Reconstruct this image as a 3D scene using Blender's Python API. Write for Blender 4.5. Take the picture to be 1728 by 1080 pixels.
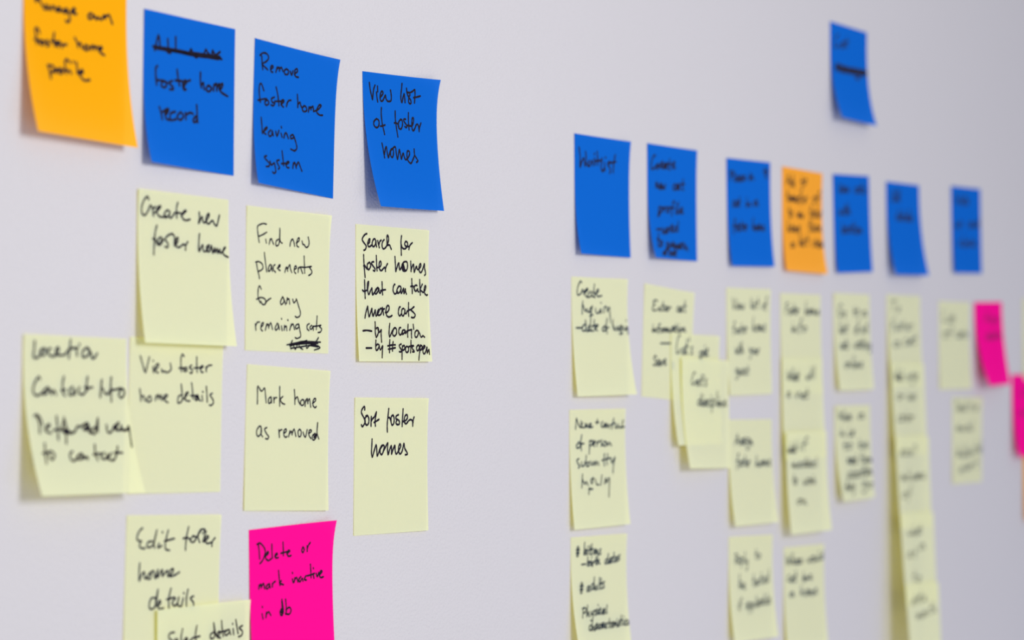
"""A white wall seen at a slant, covered with handwritten sticky notes, shallow depth of field."""
import bpy, math
from mathutils import Matrix, Vector

scene = bpy.context.scene
for o in list(bpy.data.objects):
    bpy.data.objects.remove(o, do_unlink=True)
C = scene.collection
H = 1.35            # height of the camera above the floor; the wall plane is y = 0

# ---------------------------------------------------------------- camera
FOCAL_PX = 4359.96
cam_d = bpy.data.cameras.new('camera')
cam = bpy.data.objects.new('camera', cam_d)
C.objects.link(cam)
R, U, FW = [0.4959747, -0.8683298, 0.0035357], [-0.0247941, -0.0100916, 0.9996416], [0.8679829, 0.4958847, 0.0265347]
m = Matrix(((R[0], U[0], -FW[0], 0), (R[1], U[1], -FW[1], -0.78163), (R[2], U[2], -FW[2], H), (0, 0, 0, 1)))
cam.matrix_world = m
cam_d.sensor_width = 36.0
cam_d.lens = FOCAL_PX / 1728.0 * 36.0
cam_d.clip_start = 0.05
cam_d.dof.use_dof = True
cam_d.dof.focus_distance = 1.455
cam_d.dof.aperture_fstop = 6.5
scene.camera = cam

# ---------------------------------------------------------------- light
world = bpy.data.worlds.new('world')
scene.world = world
world.use_nodes = True
bg = world.node_tree.nodes['Background']
bg.inputs['Color'].default_value = (0.93, 0.92, 1.0, 1)
bg.inputs['Strength'].default_value = 0.61

def area(name, loc, target, size, power, color):
    d = bpy.data.lights.new(name, 'AREA')
    d.shape = 'RECTANGLE'
    d.size, d.size_y = size
    d.energy = power
    d.color = color
    o = bpy.data.objects.new(name, d)
    C.objects.link(o)
    o.location = loc
    o.rotation_euler = (Vector(target) - Vector(loc)).to_track_quat('-Z', 'Y').to_euler()
    return o

area('key_lamp', (1.02, -1.62, H + 0.34), (1.02, 0, H), (0.50, 0.50), 22.0, (1.0, 0.965, 0.93))  # warm key light facing the wall, a little above camera height
area('added_cool_fill', (2.45, -1.5, H - 0.75), (2.2, 0, H - 0.15), (0.9, 0.7), 4.6, (0.62, 0.68, 1.0))  # added cool fill light, tints the lower right of the wall blue

scene.view_settings.view_transform = 'Standard'
scene.view_settings.look = 'None'
scene.view_settings.exposure = 0.0
scene.view_settings.gamma = 1.0
scene.view_settings.use_curve_mapping = False

# ---------------------------------------------------------------- materials
def new_mat(name):
    mt = bpy.data.materials.new(name)
    mt.use_nodes = True
    nt = mt.node_tree
    for n in list(nt.nodes):
        nt.nodes.remove(n)
    out = nt.nodes.new('ShaderNodeOutputMaterial')
    return mt, nt, out

def wall_mat():
    mt, nt, out = new_mat('painted_wall')
    b = nt.nodes.new('ShaderNodeBsdfPrincipled')
    b.inputs['Roughness'].default_value = 0.75
    b.inputs['Specular IOR Level'].default_value = 0.25
    tc = nt.nodes.new('ShaderNodeTexCoord')
    n1 = nt.nodes.new('ShaderNodeTexNoise')
    n1.inputs['Scale'].default_value = 560.0
    n1.inputs['Detail'].default_value = 3.0
    n2 = nt.nodes.new('ShaderNodeTexNoise')
    n2.inputs['Scale'].default_value = 5.0
    n2.inputs['Detail'].default_value = 2.0
    for n in (n1, n2):
        nt.links.new(tc.outputs['Object'], n.inputs['Vector'])
    ramp = nt.nodes.new('ShaderNodeMix')
    ramp.data_type = 'RGBA'
    ramp.inputs['A'].default_value = (0.503, 0.497, 0.520, 1)
    ramp.inputs['B'].default_value = (0.514, 0.509, 0.532, 1)
    nt.links.new(n2.outputs['Fac'], ramp.inputs['Factor'])
    nt.links.new(ramp.outputs['Result'], b.inputs['Base Color'])
    bp = nt.nodes.new('ShaderNodeBump')
    bp.inputs['Strength'].default_value = 0.9
    bp.inputs['Distance'].default_value = 0.0008
    nt.links.new(n1.outputs['Fac'], bp.inputs['Height'])
    nt.links.new(bp.outputs['Normal'], b.inputs['Normal'])
    nt.links.new(b.outputs['BSDF'], out.inputs['Surface'])
    return mt

def paper_mat(name, front, through, mix, clear, clear_mix):
    mt, nt, out = new_mat(name)
    tc = nt.nodes.new('ShaderNodeTexCoord')
    nz = nt.nodes.new('ShaderNodeTexNoise')
    nz.inputs['Scale'].default_value = 900.0
    nz.inputs['Detail'].default_value = 4.0
    nt.links.new(tc.outputs['Object'], nz.inputs['Vector'])
    col = nt.nodes.new('ShaderNodeMix')
    col.data_type = 'RGBA'
    col.inputs['A'].default_value = (*[c * 0.965 for c in front], 1)
    col.inputs['B'].default_value = (*[min(c * 1.03, 1.0) for c in front], 1)
    nt.links.new(nz.outputs['Fac'], col.inputs['Factor'])
    bp = nt.nodes.new('ShaderNodeBump')
    bp.inputs['Strength'].default_value = 0.12
    bp.inputs['Distance'].default_value = 0.0003
    nt.links.new(nz.outputs['Fac'], bp.inputs['Height'])
    df = nt.nodes.new('ShaderNodeBsdfDiffuse')
    df.inputs['Roughness'].default_value = 0.3
    tr = nt.nodes.new('ShaderNodeBsdfTranslucent')
    tr.inputs['Color'].default_value = (*through, 1)
    mx = nt.nodes.new('ShaderNodeMixShader')
    mx.inputs['Fac'].default_value = mix
    nt.links.new(col.outputs['Result'], df.inputs['Color'])
    nt.links.new(bp.outputs['Normal'], df.inputs['Normal'])
    nt.links.new(df.outputs['BSDF'], mx.inputs[1])
    nt.links.new(tr.outputs['BSDF'], mx.inputs[2])
    tp = nt.nodes.new('ShaderNodeBsdfTransparent')      # thin paper lets a little light straight through
    tp.inputs['Color'].default_value = (*clear, 1)
    m2 = nt.nodes.new('ShaderNodeMixShader')
    m2.inputs['Fac'].default_value = clear_mix
    nt.links.new(mx.outputs['Shader'], m2.inputs[1])
    nt.links.new(tp.outputs['BSDF'], m2.inputs[2])
    nt.links.new(m2.outputs['Shader'], out.inputs['Surface'])
    return mt

def ink_mat(name, color):
    mt, nt, out = new_mat(name)
    b = nt.nodes.new('ShaderNodeBsdfPrincipled')
    b.inputs['Base Color'].default_value = (*color, 1)
    b.inputs['Roughness'].default_value = 0.6
    b.inputs['Specular IOR Level'].default_value = 0.08
    nt.links.new(b.outputs['BSDF'], out.inputs['Surface'])
    return mt

WALL = wall_mat()
PAPER = {
    'yellow': paper_mat('yellow_paper', (0.85, 0.985, 0.86), (1.0, 0.89, 0.16), 0.44, (1.0, 0.86, 0.16), 0.22),
    'blue': paper_mat('blue_paper', (0.006, 0.137, 0.60), (0.05, 0.20, 0.75), 0.18, (0.1, 0.3, 0.9), 0.04),
    'orange': paper_mat('orange_paper', (1.0, 0.50, 0.006), (1.0, 0.42, 0.16), 0.25, (1.0, 0.42, 0.10), 0.14),
    'soft_orange': paper_mat('soft_orange_paper', (1.0, 0.46, 0.045), (1.0, 0.42, 0.16), 0.25, (1.0, 0.42, 0.12), 0.14),
    'pink': paper_mat('pink_paper', (0.97, 0.006, 0.33), (0.95, 0.03, 0.16), 0.18, (1.0, 0.05, 0.25), 0.10),
}
INK = ink_mat('black_ink', (0.009, 0.006, 0.014))
INK_NAVY = ink_mat('blue_black_ink', (0.010, 0.020, 0.032))

# ---------------------------------------------------------------- wall
def mesh_obj(name, verts, faces, mat, parent=None, smooth=False):
    me = bpy.data.meshes.new(name)
    me.from_pydata(verts, [], faces)
    me.materials.append(mat)
    if smooth:
        me.polygons.foreach_set('use_smooth', [True] * len(me.polygons))
    me.update()
    o = bpy.data.objects.new(name, me)
    C.objects.link(o)
    if parent:
        o.parent = parent
    return o

x0, x1, z0, z1, t = -0.6, 4.6, 0.0, 2.6, 0.12
wall = mesh_obj('wall_back',
    [(x0, 0, z0), (x1, 0, z0), (x1, 0, z1), (x0, 0, z1), (x0, t, z0), (x1, t, z0), (x1, t, z1), (x0, t, z1)],
    [(0, 1, 2, 3), (5, 4, 7, 6), (4, 0, 3, 7), (1, 5, 6, 2), (3, 2, 6, 7), (4, 5, 1, 0)], WALL)
wall['kind'] = 'structure'

# ---------------------------------------------------------------- sticky notes
# paper colour, label, (x, z, tilt in degrees, width, height) of the glued top-left corner on the wall in mm,
# (distance of the glue line, bottom-left, bottom-right corner from the wall, extra lift of the top corners) in mm,
# curl exponent, pen width in mm, pen strokes on the sheet in thousandths of its width and height from its top-left
NOTES = [
  ('orange', 'orange sticky note reading Manage own foster home profile, cut off by the top edge', (914.60, 192.16, -0.747, 75.68, 76.40), (0.15, 10.46, 8.51, 0.43, 0.00), 2.3, 1.40,
   '100,149 115,187 131,165 154,179 165,200;208,194 185,208 192,222 223,215 231,196 239,218;266,193 258,217;262,204 286,193 297,214;333,191 309,205 309,218 341,211 341,193 348,215;396,192 368,204 380,218 412,206 412,190 427,224 435,254 410,273 395,265;444,206 476,194 484,177 456,189 460,209 500,209;629,190 612,208 628,221 661,206 653,187 629,188;678,194 693,217 718,198 743,211 768,181;784,179 780,200;784,189 818,169 838,192 854,221;139,377 121,349 101,362 106,407 109,447;89,424 131,424;150,421 133,439 163,447 181,427 154,421;213,413 197,425 227,436 202,450;280,358 269,400 281,439;244,414 315,410;298,429 330,417 323,405 298,422 312,440;346,420 348,438;349,425 394,414;477,362 499,390 505,415;502,402 532,388 541,415;579,394 561,418 593,424 611,401 579,394;636,392 630,416;636,403 661,386 668,411;670,401 698,387 705,409;709,409 743,394 735,384 709,403 724,422 764,433;195,568 206,597 213,648;202,572 242,567 254,591 215,617;271,584 263,608;268,595 299,578;320,575 293,597 315,607 342,585 320,575;414,525 384,508 365,531 367,577 371,600;351,579 398,579;407,577 416,594;447,515 450,519;479,516 481,563 478,584;501,586 536,571 530,557 495,577 507,601 544,622 595,611'),
  ('blue', 'blue sticky note with a struck-out first line above foster home record', (1003.87, 185.09, -0.538, 75.79, 75.67), (0.15, 6.14, 0.35, 0.35, 0.07), 3.8, 1.40,
   '97,232 267,226 492,225 689,224 836,222;110,242 363,237 623,236 822,219;210,233 338,236 557,220 829,210;299,237 492,236 809,229;623,224 768,214 849,224;117,255 153,152 175,235;253,164 260,231;230,228 250,250 285,252;338,140 340,233;487,230 507,200 534,233;549,244 570,247;652,209 672,181 693,201 735,214 745,178 777,203 829,177;147,355 130,369 128,412 137,479;132,449 177,446 217,445;197,453 186,479 226,487 247,453 207,449;307,434 267,451 307,471 316,488 276,493;357,354 368,408 383,456;337,427 408,423;418,446 459,429 449,414 418,433 428,476 454,473;428,476 449,430 500,407;613,342 613,404 624,441;624,428 645,407 655,450;697,420 676,447 708,459 739,434 707,419;765,406 760,447;765,418 791,396 797,443;797,421 823,393 834,429 865,400 855,389 823,418 845,447 920,467;160,623 177,664 184,700;178,658 241,626;228,665 260,636 251,625 219,653 226,689 266,697;332,635 280,653 276,696 339,683;383,635 351,664 380,685 423,656 393,631;445,629 448,672;450,644 497,623 528,629;559,641 527,670 547,683 574,652 571,565 579,680'),
  ('blue', 'blue sticky note reading Remove foster home leaving system', (1097.05, 181.90, -2.125, 76.58, 76.11), (0.15, 4.99, 0.35, 0.09, 2.60), 3.6, 1.15,
   '64,110 100,87 148,89 166,115 135,144 91,165 129,183 158,195;85,114 91,160 101,201;194,188 222,169 213,158 193,173 199,201 219,203;270,162 256,198;263,180 291,159 299,184;300,172 319,155 341,180;381,157 357,173 367,196 400,191 406,166 381,157;427,167 445,191 460,160;478,179 514,155 508,139 484,149 482,179 499,195 528,194;119,346 89,303 66,321 67,377 80,432;52,422 104,408 153,399;157,405 133,425 146,443 178,431 173,410 149,406;246,374 210,391 223,413 251,414 235,435 207,434;264,302 287,356 301,426;251,402 309,394 354,385;326,413 362,389 349,378 329,393 330,417 355,428;404,388 392,418;396,398 416,376 445,368;522,318 529,370 530,407;534,384 554,367 567,389 585,406;610,384 585,406 603,426 641,414 631,390 610,384;669,385 662,420;666,403 688,383 694,401;693,392 716,374 726,409;739,405 789,384 818,355 796,353 772,381 764,407 800,424 839,421;90,538 97,589 102,645;103,637 157,605 153,595 126,616 122,638 144,646;202,610 175,631 182,653 213,644 221,612 232,644;263,611 278,642 302,600;328,616 340,641;331,569 334,576;375,610 363,643;368,624 390,604 417,640;472,606 445,619 448,636 480,628 481,610 511,659 522,694 494,717 447,712;140,796 112,810 148,832 173,847 159,866 126,872;179,828 192,853 226,836;234,835 241,869 241,896 216,908 201,901;296,806 263,818 277,839 294,859 277,872;336,739 344,795 348,839;321,829 386,817 418,806;377,831 418,808 403,804 381,826 391,847 415,846;474,806 464,843;469,825 491,800 509,838;510,824 539,792 558,818 581,851'),
  ('blue', 'blue sticky note reading View list of foster homes, its lower left corner curled', (1199.61, 175.77, 2.258, 77.11, 76.21), (0.15, 10.86, 4.95, 0.00, 4.00), 2.3, 1.22,
   '88,79 95,125 108,167 122,201 130,166 144,122 162,93;195,99 196,138;179,144 182,178 190,214;229,178 249,164 267,145 257,131 240,140 227,165 225,187 235,205 257,203 281,177 299,159 303,182 324,201 347,201 369,196 377,171 375,141 368,117;523,57 517,101 508,138 507,175 520,199 533,168 550,133 558,160 562,197;583,89 592,127 611,151 639,174 644,195 629,202 610,188 616,156 630,134;597,119 633,118 666,105 689,93 695,99 697,136 691,192;678,153 716,147 768,136;158,343 123,363 116,388 138,407 171,402 189,377 185,351 158,342;236,255 228,303 231,364 238,398 248,436 251,453;204,395 230,392 269,382;422,270 418,325 420,353 425,395 434,462;401,359 439,361 459,382;494,327 464,347 453,379 469,401 496,394 514,362 510,334 492,327;560,323 541,322 533,336 557,356 574,372 563,385 544,379;605,272 600,315 599,357 601,399;581,368 607,369 647,367 670,332 669,306 653,312 646,347 645,386 659,405 685,384 707,356 727,353 739,370 743,404;774,340 756,366 745,391;201,522 207,567 209,608 210,629;215,604 241,558 257,547 258,585 263,626 292,590 326,557 349,566 344,595 324,620 302,611 309,575 340,555 383,540 386,586 391,632 423,580 438,558 444,593 449,628 468,602 486,582 494,605 508,630 545,616 576,587 577,566 554,561 539,585 537,624 558,647 584,653 618,623 649,590;651,544 650,587 675,614 688,631 665,642'),
  ('yellow', 'pale yellow sticky note reading Create new foster home, bottom edge lifted', (999.65, 96.62, -0.474, 74.81, 75.26), (0.40, 6.19, 6.73, 0.74, 0.00), 2.3, 1.15,
   '110,63 95,43 59,71 38,117 43,158 70,168 103,141 125,103;132,98 153,121 164,166;156,121 183,105;177,145 217,121 241,99 223,98 197,123 204,147 232,166 273,166 300,157;327,118 300,124 280,150 293,168 328,155 341,125 335,159 355,166 383,143;426,60 413,103 417,162;389,132 431,127 466,129;466,146 500,122 521,108 500,110 473,137 483,161 515,172 564,162;666,107 669,145 659,183 677,161 698,134 705,159 723,175 755,152 780,116 769,110 744,139 748,169 776,178 805,157 823,156 834,172 862,187 877,161 895,112;202,226 185,268 174,323 169,369 163,419;157,316 184,318 197,342 217,353 244,331 252,306 232,303 211,325 217,349 240,348 272,313;369,269 320,285 289,312 312,331 322,351 308,365 287,360;368,274 392,289 390,348 422,321 430,295 416,296 401,326 414,355 449,353 484,334 512,340;537,314 512,340 510,370;668,253 660,306 657,370 680,348 702,325 707,363 735,366 765,343 773,321 744,340 750,365 778,363 801,324 813,374 837,339 842,368 865,341 871,371 894,344 900,370 937,350 960,327 945,333 929,359 943,380 988,392'),
  ('yellow', 'pale yellow sticky note reading Find new placements for any remaining cats, last word scribbled out', (1090.60, 94.19, -0.495, 76.81, 74.86), (0.15, 0.35, 0.45, 0.34, 1.83), 2.3, 0.92,
   '230,114 189,112 135,130 126,147 134,190 149,246;141,206 191,189 235,170;226,221 233,245;277,216 267,251;271,234 290,211 304,228 319,249;376,211 349,225 346,254 363,257 387,231 391,133 393,202 400,226 421,235;535,202 521,223 515,250;521,223 545,199 560,216 571,247;591,223 619,209 628,188 611,189 598,214 599,243 620,250;660,206 672,230 686,229 711,248 739,236 746,209 733,173;111,386 148,380 189,396 196,424 170,441 139,447;122,396 136,443 150,471 157,498;211,314 226,382 241,446;284,393 264,412 261,441 285,431 298,398 302,427 309,438;339,392 322,401 319,426 346,444;366,415 397,401 400,389 380,398 380,422 401,429;470,406 457,439;463,422 480,401 487,417 491,429;487,417 515,383 524,411 540,435;571,413 595,403 592,387 574,396 571,429 589,440;620,398 617,431;617,410 641,392 659,416 673,436;688,312 694,377 698,433;644,392 708,391 779,381 758,390 783,410 783,431 748,447;179,570 158,549 143,576 144,629 168,666;124,644 168,630 204,631 228,642 232,658 220,676 192,674 176,656;224,675 252,648 292,629;431,614 407,651 419,668 452,645 435,614 459,644 469,666;489,619 481,658;483,638 510,625 518,661;555,626 568,650 593,634 601,624 627,672 648,710 644,739 611,753 586,746;114,816 121,858;118,830 134,805 162,800;178,837 206,817 206,803 186,813 178,847 198,861;246,811 231,855;238,831 262,811 271,839;271,830 295,802 315,847;372,802 348,832 352,851 380,836 384,807 397,845;421,820 430,851;421,767 424,771;458,814 454,848;457,833 479,818 486,849;495,773 500,778;541,802 520,846;528,826 561,801 578,839;628,799 595,809 595,834 628,823 632,803 645,847 654,886 612,902 587,897;759,792 733,805 734,830 755,841;788,803 767,819 780,833 806,817 810,837;856,734 852,781 848,831;801,810 857,806 904,799 887,810 913,824 900,847 870,852;488,951 596,934 696,921 900,921;530,957 646,937 747,930 866,932;534,974 646,962 764,949 866,956;554,918 530,953 538,979;563,942 588,980 613,950;629,940 646,964 680,978;646,932 730,913;722,938 730,969 764,947;874,889 841,922;781,941 866,949 892,963 824,979;521,953 730,935 841,937'),
  ('yellow', 'pale yellow sticky note reading Search for foster homes that can take more cats', (1193.58, 90.45, 0.492, 76.20, 75.79), (0.15, 2.47, 2.99, 0.18, 0.80), 2.3, 1.20,
   '145,64 124,69 97,88 84,111 106,131 134,151 136,166 121,183 106,187;160,139 181,125 188,105 181,100 166,114 156,136 166,155 187,156 217,140;259,102 247,96 226,110 217,133 223,151 241,154 262,135 268,110 270,131 277,154;292,109 300,130 314,159;309,136 320,114 339,103;380,98 365,107 351,131 356,157 374,166 399,155 420,135 438,107 440,81 426,61 417,78 419,115 417,141;420,138 445,134 457,136 466,149 478,164;619,58 613,90 612,123 615,163 617,203;615,123 629,146 657,155 682,147 704,126 700,106 681,97 666,108 663,121 676,132 701,135 722,134;769,104 744,118 729,134 722,156;102,220 104,256 107,295 113,340 119,384;101,301 114,296 131,312 150,323;180,272 154,285 148,306 164,327 185,315 197,292 180,272;237,267 219,268 207,281 230,300 254,319 248,334 230,330;273,220 275,262 277,302 281,330;275,310 306,304 330,294 338,270 325,259 312,274 309,301 320,322 341,328 366,312 385,303 393,311 396,331;425,274 406,294 395,314;528,218 532,260 535,303 537,328 550,306 573,267 582,265 585,288 593,314 619,290 631,268 657,252 691,251 703,274 693,308 661,322 631,313 625,287 638,263;631,276 640,306 659,306 641,263;638,269 650,299 668,315;747,245 749,279 751,321;751,309 769,282 787,266 791,294 796,325 816,294 829,280 841,303 870,295 892,271 886,257 867,275 863,306 882,325 901,318 920,293 940,256 943,289 955,319 955,336 942,344;111,405 112,454 113,502 114,538;81,480 99,487 144,476 157,449 164,426 163,414 151,426 146,462 155,498 166,509 185,484 207,461 209,484 214,510 239,493 270,469 289,455;289,457 273,461 253,479 248,499 263,502 288,482 301,462 303,485 314,496 333,480;346,412 347,447 348,480 350,506;324,477 361,471 391,468;522,426 514,426 499,446 495,473 510,493 528,495 556,478;602,440 577,437 551,461 547,485 568,489 594,474 607,450 603,477 610,490 632,463 641,452 642,479 648,489 666,455 668,475 679,493;759,377 760,412 762,453 762,486;742,435 761,431 780,434 789,448 801,462;831,425 812,423 792,438 798,463 816,468 839,450 837,464 854,472;871,380 872,423 874,463 875,495;908,413 888,436 874,453 896,466 921,474 947,454 958,430 949,422 934,445 931,468 946,488 965,495 978,491;103,682 114,649 134,613 144,597 148,629 157,672 177,648 194,618 200,613 201,641 211,667 231,641 244,622 246,647 252,665 279,646 305,616 326,608 335,622 321,649 296,659 272,656 270,640 290,617;342,602 349,629 354,655;346,629 353,615 369,610;379,638 403,636 429,617 434,594 413,585 393,608 388,638 399,662 422,670 447,667 469,658;587,592 576,594 561,618 559,645 575,659 599,644;636,603 614,607 603,630 608,654 626,657 647,633 650,610 650,633 665,641 685,621 711,612 742,609;706,558 703,588 700,629 701,659;781,587 752,601 736,613 766,627 793,647 782,664 760,670 738,667;70,777 120,773 185,778;235,710 235,745 232,787 239,817 244,822 260,808 276,784 279,762 265,750 250,758;270,766 286,785 312,768;315,767 310,793 310,826 311,857;434,719 425,752 418,792 423,817 449,791 470,768 502,749 522,762 520,791 497,809 475,808 465,788 483,759 505,748;582,747 567,748 552,774 559,798 577,800 604,781;636,764 611,766 594,786 602,797 628,786 642,769 646,789 667,772 698,765 736,760;687,722 681,755 674,789 674,816;733,761 727,792 727,822;759,721 762,756;811,764 785,774 775,798 784,817 807,811 828,784 821,767 841,784 852,804 866,815 890,805 911,815;100,903 174,902;236,845 230,879 230,912 241,919 264,902 275,879 254,874 239,882;275,879 281,905 293,913 312,895 322,885;324,888 315,925 307,971;424,840 417,874 410,934;468,854 459,884 452,922;392,885 441,879 496,876;398,909 451,904 494,898;577,870 554,877 551,890 570,907 578,917 564,928 546,927;594,883 584,923 576,983;593,890 616,880 625,890 616,910 590,916;655,886 636,896 633,920 650,933 673,919 676,896 655,886;716,842 710,889 700,933;680,889 711,884 746,880;749,882 726,892 731,906 751,919 750,927 728,927;819,875 796,885 787,905 801,919 822,905 827,885 816,875;844,875 833,915 819,956 810,988;840,885 863,878 867,895 849,912 833,915;869,908 892,901 910,884 897,879 880,895 876,928 890,942 911,928 936,891;937,891 934,918 937,935 950,918 964,909 965,925 966,943'),
  ('yellow', 'pale yellow sticky note reading Location, Contact Info, Preferred way to contact, curling off the wall', (916.25, 24.16, -0.643, 75.55, 75.07), (0.40, 13.03, 13.25, 0.49, 0.00), 2.3, 1.25,
   '101,40 98,90 93,144 145,135 156,100 184,84 208,95 197,122 168,127 162,100 202,87;255,82 231,90 238,121 279,132 320,107 331,76 308,81 302,112 332,123 391,117 432,81 516,71;443,22 438,69 427,140;504,87 507,122;528,47 531,50;601,69 565,89 559,125 589,128 631,103 619,72 595,69;619,88 647,103 653,135 680,130 705,102;150,278 136,263 99,302 79,348 99,379 151,370 188,347 219,327 229,346 192,370 163,366 194,339 224,335 246,350 250,371 275,346 293,373;376,258 361,306 362,364 378,378;346,345 385,340;455,320 423,344 420,371 450,371 477,335 474,371;520,323 511,354 534,370 565,362 602,322;606,255 594,302 597,342;574,322 610,326 650,321;746,272 732,332 720,384;750,328 772,359 802,363 823,339 874,334 937,325 908,362 924,386 957,373 967,337 937,325;842,254 832,311 828,411;88,505 109,547 101,613;70,505 105,501 133,540 135,563;152,590 203,567 193,559 165,582 166,605 205,613;278,508 276,578 265,655;232,597 286,590 359,601 422,613 467,570 489,578;347,516 358,578 335,679;344,532 314,594 351,611 399,609;308,594 359,605 422,611;326,594 379,617 435,605;347,578 382,605 338,617;490,574 514,570 554,551 571,559 521,594;515,566 572,551 570,594;539,598 585,578 572,610 601,614;633,578 599,598 601,614 632,614 676,519 658,606;753,562 755,610 792,606 832,566 832,594 880,546 837,574 850,598 889,590 901,566 912,598 951,594 975,570 976,619 973,703;850,596 913,594 963,594;132,678 121,739 114,800;98,739 152,731;158,731 154,766 179,778 205,747 182,728 152,731;380,730 352,745 352,783 393,784 439,750 470,746 462,773 424,780 411,765;457,750 473,773 500,766 510,781;465,761 517,768;607,688 597,743 607,786;576,751 645,744;683,740 646,759 658,779 696,776 711,748 707,780;755,745 723,768 729,788 773,784 813,737 829,702;787,741 867,742'),
  ('yellow', 'pale yellow sticky note reading View foster home details, tucked under two others', (994.75, 24.41, -1.161, 75.79, 75.82), (0.15, 1.39, 0.35, 0.39, 0.41), 2.3, 1.00,
   '108,119 135,173 164,223 183,179 202,123;244,185 251,222;242,144 245,147;254,207 292,187 304,168 286,165 268,184 275,214 300,221;335,197 342,216 366,208 385,218 416,210 437,191 426,157;573,107 554,93 540,120 542,176 546,207;520,185 564,183 604,180;601,178 570,194 583,205 608,197 595,182;657,162 633,177 665,192 659,215 640,211;712,106 714,164 719,206;683,180 746,176;753,182 784,169 771,162 753,178 766,204 785,204;816,168 820,199;820,180 841,160 879,155;110,330 120,374 124,407;123,385 147,373 159,391 169,406;201,380 183,402 208,413 232,398 219,375 201,380;283,371 274,401;283,382 304,363 310,392;310,389 334,366 341,399;353,388 390,380 402,364 377,365 359,384 378,402 409,413;550,361 520,373 514,411 539,411 563,384 548,290 559,346 564,388;576,387 613,360 625,341 600,349 588,380 614,398 645,398;661,279 672,325 677,382;651,363 695,362 733,358;733,365 702,374 709,393 734,385 740,369 747,388 763,395;705,370 734,377 721,389;778,361 785,395;783,334 790,336;824,299 832,348 837,402;893,343 867,355 894,378 908,404 882,424 863,421'),
  ('yellow', 'pale yellow sticky note reading Mark home as removed, lying flat', (1092.06, 12.08, -2.191, 76.26, 75.47), (0.15, 0.89, 2.11, 0.20, 0.81), 2.3, 0.95,
   '129,267 128,206 128,145 173,178 209,155 223,207 232,254;287,213 261,227 262,258 288,248 291,217 297,252;321,216 326,251;325,234 336,218 355,215;389,137 392,205 395,273;430,205 401,226 425,252 455,258;567,151 576,207 578,253;578,220 606,201 623,232 640,251;669,217 647,231 655,257 686,252 689,225 669,217;708,220 704,264;706,238 727,208 737,243;736,232 756,209 773,267;795,239 826,224 833,206 813,207 799,230 804,257 828,269 843,260;161,418 129,449 134,484 156,488 184,461 180,426 161,418;180,435 181,474 200,491;247,427 221,438 244,468 271,489 260,505 234,503;390,438 399,491;394,460 405,442 427,437;451,463 481,445 477,431 454,441 451,472 471,489 490,482;523,443 509,484;516,466 542,445 551,469;550,465 575,429 597,479;642,427 623,445 632,478 655,476 662,444 642,427;685,448 701,475 717,479 735,429;752,455 787,441 782,428 759,437 760,469 784,490;834,453 803,468 803,494 827,498 854,462 864,376 858,448 882,490;819,467 835,489 846,458 819,483'),
  ('yellow', 'pale yellow sticky note reading Sort foster homes, lying flat', (1193.46, -5.24, -0.392, 76.35, 75.95), (0.15, 0.35, 1.61, 0.36, 1.03), 2.3, 1.25,
   '130,89 129,69 118,67 93,87 87,111 121,147 140,171 126,195 101,211 89,199;168,131 139,147 136,179 159,201 184,187 188,155 170,132 146,135;220,139 218,171 218,207;220,171 239,153 264,139 288,105 279,139 272,175 277,207;258,181 291,171 324,159;456,80 448,127 439,176 437,212 440,251;448,147 469,147 485,170;516,128 492,139 489,176 504,202 527,188 531,151 516,127;589,125 560,135 556,155 590,164 606,180 599,196 576,198 557,188 566,168;652,82 649,127 644,172 643,211;651,176 689,168 715,148 707,125 684,131 670,156 674,180 698,193 728,172 758,161 781,168 789,185 790,209;807,143 796,164 791,193;234,304 231,352 227,400 237,434 254,408 278,360 292,348 298,385 304,427 328,397 346,369 375,349 398,358 387,394 365,418 343,405 346,377 376,351;387,394 417,362 446,334 443,374 451,419 473,383 495,355 499,387 499,416 522,379 544,353 548,388 564,417 601,388 625,360 616,342 597,364 598,401 620,417 647,393 669,340 681,377 712,406 716,421 689,424'),
  ('yellow', 'pale yellow sticky note reading Edit foster home details', (993.43, -61.92, -2.040, 76.21, 75.74), (0.15, 0.92, 1.33, 0.23, 0.76), 2.3, 1.10,
   '162,82 129,103 109,137 115,159 155,166;155,168 139,180 146,208 192,213;269,168 224,174 214,202 248,206 282,182 312,97 287,182 294,211;339,183 329,211 369,198;370,109 374,113;433,99 408,170 410,220 451,229;396,170 500,153;649,79 629,151 622,230;594,154 641,150 671,163;700,138 672,166 702,181 736,153 700,138;742,145 781,99 828,99 806,124;781,109 753,138 774,182;841,110 809,175;816,179 868,154 855,139 833,168 858,191 900,184;941,155 912,180 910,210;145,307 141,356 144,419 165,384 193,364 200,406 228,393 250,372 267,380 257,408 223,407 239,386 289,359 308,409 335,353 331,403 359,375 381,354 383,397 416,369 439,363 441,398 487,378 497,350 463,363 464,399 510,393 563,374;330,537 273,535 251,584 275,606 320,579 340,481 317,579 366,574 365,552 342,573 355,605 401,603;478,478 457,541 459,605;434,548 515,537;527,544 493,571 517,593 551,573 562,538 552,587 582,599;610,546 593,596;614,511 618,515;661,490 645,547 647,605;722,536 687,549 723,579 718,611 688,607'),
  ('yellow', 'pale yellow sticky note reading Select details, overlapping the pink note at the bottom', (1015.00, -108.96, -0.075, 76.53, 75.63), (2.50, 4.11, 6.08, 0.09, 1.15), 2.3, 1.10,
   '177,158 131,161 120,189 155,213 143,241 108,238;178,229 213,214 195,202 172,222 189,245;265,143 248,199 259,243;283,231 318,216 300,204 277,227 295,246;371,213 342,229 371,245;418,134 401,197 413,242;377,210 451,205;616,185 568,203 568,229 610,221 601,129 616,185 640,224 677,198 652,192 640,224 677,234;687,121 695,177 707,226;664,197 740,191;762,186 725,201 738,224 774,205 774,187 789,221;817,186 823,224;810,149 812,153;845,126 859,175 873,221;921,172 884,184 922,210 910,238 879,243'),
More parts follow.
